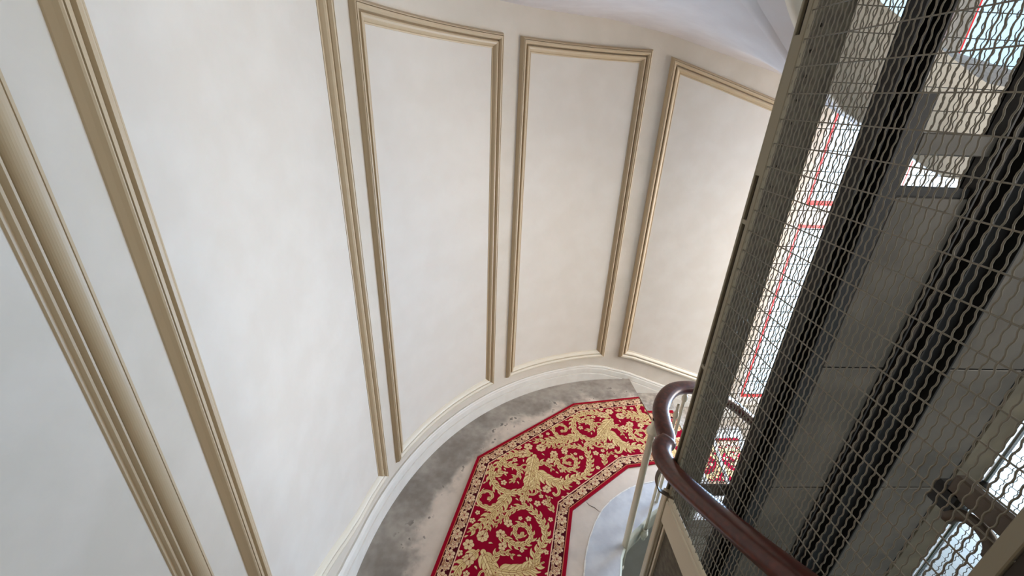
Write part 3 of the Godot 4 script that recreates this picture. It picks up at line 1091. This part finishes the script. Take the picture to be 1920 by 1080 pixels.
func build_cage():
	var root := thing("lift_cage", "grey woven wire lift cage with a slim cream corner post beside the handrail", "lift cage")
	var y := 2.4
	var y_first := y + 0.1717 - ROW * 60
	# near face, end face and far side
	mesh_panel(root, Vector3(FX, 0, -1.262), Vector3(0, 0, 1), 1.40, y - 1.59, 4.3, 0.0155, ROW, y_first, 0.00170, 0.0014)
	mesh_panel(root, Vector3(FX + 0.02, 0, -1.30), Vector3(1, 0, 0), 1.38, -0.9, 4.3, 0.0215, 0.0624, 2.4 + 0.139 - 0.0624 * 60, 0.0015, 0.0026)
	mesh_panel(root, Vector3(2.22, 0, -1.28), Vector3(0, 0, 1), 1.30, -0.6, 4.3, 0.026, ROW, y_first, 0.0017, 0.0022)
	# corner post: two flats with a dark slot between
	obj("corner_post", bx(Vector3(FX - 0.006, -1.2, -1.272), Vector3(FX + 0.012, 5.0, -1.252), 0.002), M.post, root)
	obj("corner_post", bx(Vector3(FX - 0.004, -1.2, -1.304), Vector3(FX + 0.022, 5.0, -1.294), 0.002), M.post, root)
	obj("slot", bx(Vector3(FX + 0.006, -1.2, -1.295), Vector3(FX + 0.016, 5.0, -1.271), 0.0), M.post_dark, root)
	for q in [[y + 0.185, y - 0.19], [y - 0.33, y - 0.345], [y - 0.90, y - 0.915]]:
		obj("spacer", bx(Vector3(FX - 0.004, min(q[0], q[1]), -1.296), Vector3(FX + 0.008, max(q[0], q[1]), -1.270), 0.001), M.post, root)
	obj("lower_post", bx(Vector3(FX - 0.016, -1.2, -1.304), Vector3(FX + 0.014, y - 1.585, -1.268), 0.004), M.cream, root)
	# transom and kick panel below the mesh
	obj("transom", bx(Vector3(FX - 0.012, y - 1.75, -1.262), Vector3(FX + 0.006, y - 1.615, 0.5), 0.004), M.cream, root)
	obj("glazing_bead", bx(Vector3(FX - 0.012, y - 1.602, -1.252), Vector3(FX + 0.006, y - 1.585, 0.5), 0.003), M.cream, root)
	obj("kick_panel", bx(Vector3(FX + 0.004, -0.9, -1.252), Vector3(FX + 0.010, y - 1.74, 0.5), 0.0), M.strip, root)
	obj("kick_bead", bx(Vector3(FX - 0.008, -0.9, -1.240), Vector3(FX + 0.006, y - 1.75, -1.226), 0.002), M.cream, root)
	# end face: painted plate beside the post, and the cross bar
	var st := surf()
	box(st, Vector3(FX + 0.014, -0.9, -1.294), Vector3(0.957, 5.0, -1.288), 0.001)
	obj("corner_plate", done(st), M.strip, root)
	var rng := RandomNumberGenerator.new()
	rng.seed = 9
	for i in 9:
		st = surf(false)
		var yy := y + 0.21 - i * 0.062
		tube(st, [Vector3(0.872 + rng.randf_range(-0.006, 0.006), yy, -1.2885), Vector3(0.872, yy + 0.003, -1.286)], [0.005, 0.004], 7)
		obj("rivet", done(st), M.post_dark, root)
	obj("cross_bar", bx(Vector3(0.957, y - 1.62, -1.298), Vector3(2.2, y - 1.552, -1.284), 0.003), M.iron, root)
	# closing post and door jamb at the right
	obj("door_post", bx(Vector3(FX - 0.008, -0.9, -0.402), Vector3(FX + 0.016, 5.0, -0.376), 0.002), M.post, root)
	obj("slot", bx(Vector3(FX - 0.002, -0.9, -0.374), Vector3(FX + 0.018, 5.0, -0.352), 0.0), M.post_dark, root)
	obj("door_post", bx(Vector3(FX - 0.004, -0.9, -0.350), Vector3(FX + 0.016, 5.0, -0.326), 0.002), M.post, root)
	# lock behind the mesh
	var lock := thing("lift_door_lock", "dark iron lock with an arched keep behind the mesh at lower right", "lock")
	obj("lock_bar", bx(Vector3(FX + 0.012, y - 0.615, -0.50), Vector3(FX + 0.03, y - 0.575, -0.402), 0.003), M.iron, lock)
	obj("lock_case", bx(Vector3(FX + 0.012, y - 0.655, -0.52), Vector3(FX + 0.045, y - 0.605, -0.475), 0.004), M.black, lock)
	st = surf(false)
	var arch := []
	for i in 13:
		var a := PI * i / 12.0
		arch.append(Vector3(FX + 0.02, y - 0.665 + sin(a) * 0.035, -0.443 - cos(a) * 0.036))
	tube(st, arch, 0.011, 8)
	obj("keep_arch", done(st), M.iron, lock)
	st = surf(false)
	tube(st, [Vector3(FX + 0.03, y - 0.60, -0.485), Vector3(FX + 0.03, y - 0.63, -0.478)], 0.006, 8)
	obj("bolt", done(st), M.chrome, lock)

# ==================================================================== inside the shaft
func build_shaft():
	var y := 2.4
	var z := -1.22
	for q in [[1.226, 1.458, "narrow dull grey steel panel with an open slot, between the two black guide channels"], [1.712, 2.012, "wide dull grey steel panel right of the ribbed guide channel"]]:
		var pan := thing("shaft_back_panel", q[2], "steel panel")
		obj("head_rail", bx(Vector3(q[0], y - 0.104, z - 0.03), Vector3(q[1], y - 0.044, z), 0.003), M.plate, pan)
		obj("dark_sill", bx(Vector3(q[0], y - 0.226, z - 0.028), Vector3(q[1], y - 0.198, z - 0.006), 0.001), M.black, pan)
		var ys := [y - 0.226, y - 0.858, y - 1.487, y - 2.115, y - 2.75]
		for i in 4:
			obj("steel_sheet", bx(Vector3(q[0], ys[i + 1] + 0.003, z - 0.006), Vector3(q[1], ys[i] - 0.003, z), 0.002), M.plate, pan)
		obj("backing", bx(Vector3(q[0], y - 2.75, z - 0.014), Vector3(q[1], y - 0.226, z - 0.008), 0.0), M.black, pan)
	var n := 0
	for q in [[1.075, 1.158], [1.462, 1.708]]:
		var lab: String = ["black lift guide channel next to the red bordered window", "black ribbed guide channel between the two grey steel panels"][n]
		n += 1
		var g := thing("lift_guide", lab, "guide rail", Vector3.ZERO, "lift guide rails")
		obj("back_plate", bx(Vector3(q[0], -0.9, z - 0.05), Vector3(q[1], 5.0, z - 0.04), 0.0), M.black, g)
		for s in [0, 1]:
			var xx: float = q[s] + (0.0 if s == 0 else -0.008)
			obj("flange", bx(Vector3(xx, -0.9, z - 0.045), Vector3(xx + 0.008, 5.0, z + 0.012), 0.001), M.black, g)
		var mid: float = (q[0] + q[1]) / 2.0
		obj("guide_blade", bx(Vector3(mid - 0.004, -0.9, z - 0.042), Vector3(mid + 0.004, 5.0, z - 0.002), 0.001), M.black, g)
		if q[1] - q[0] < 0.2:
			obj("cover_box", bx(Vector3(1.159, -0.9, z - 0.045), Vector3(1.222, y + 0.06, z + 0.004), 0.002), M.black, g)
		if q[1] - q[0] > 0.2:
			obj("guide_rib", bx(Vector3(mid - 0.07, -0.9, z - 0.042), Vector3(mid - 0.055, 5.0, z - 0.012), 0.002), M.post_dark, g)
	var c := thing("shaft_corner_post", "brownish painted steel post at the far corner of the lift shaft", "post")
	obj("post_face", bx(Vector3(2.03, -0.9, z - 0.01), Vector3(2.165, 5.0, z), 0.003), M.plate_warm, c)
	obj("shadow_gap", bx(Vector3(2.0125, -0.9, z - 0.045), Vector3(2.06, 5.0, z - 0.0165), 0.0), M.black, c)
	obj("post_return", bx(Vector3(2.155, -0.9, z - 0.06), Vector3(2.165, 5.0, z - 0.01), 0.002), M.plate_warm, c)
	var rod := thing("chrome_rod", "bright chrome rod running up beside the brownish shaft post", "rod")
	var st := surf(false)
	tube(st, [Vector3(2.181, -0.9, z + 0.004), Vector3(2.181, 4.9, z + 0.004)], 0.010, 12)
	obj("rod", done(st), M.chrome, rod)
	for yy in [y - 1.46, y - 0.6, y + 0.3]:
		st = surf(false)
		tube(st, [Vector3(2.181, yy - 0.012, z + 0.004), Vector3(2.181, yy + 0.012, z + 0.004)], 0.016, 12)
		obj("collar", done(st), M.black, rod)
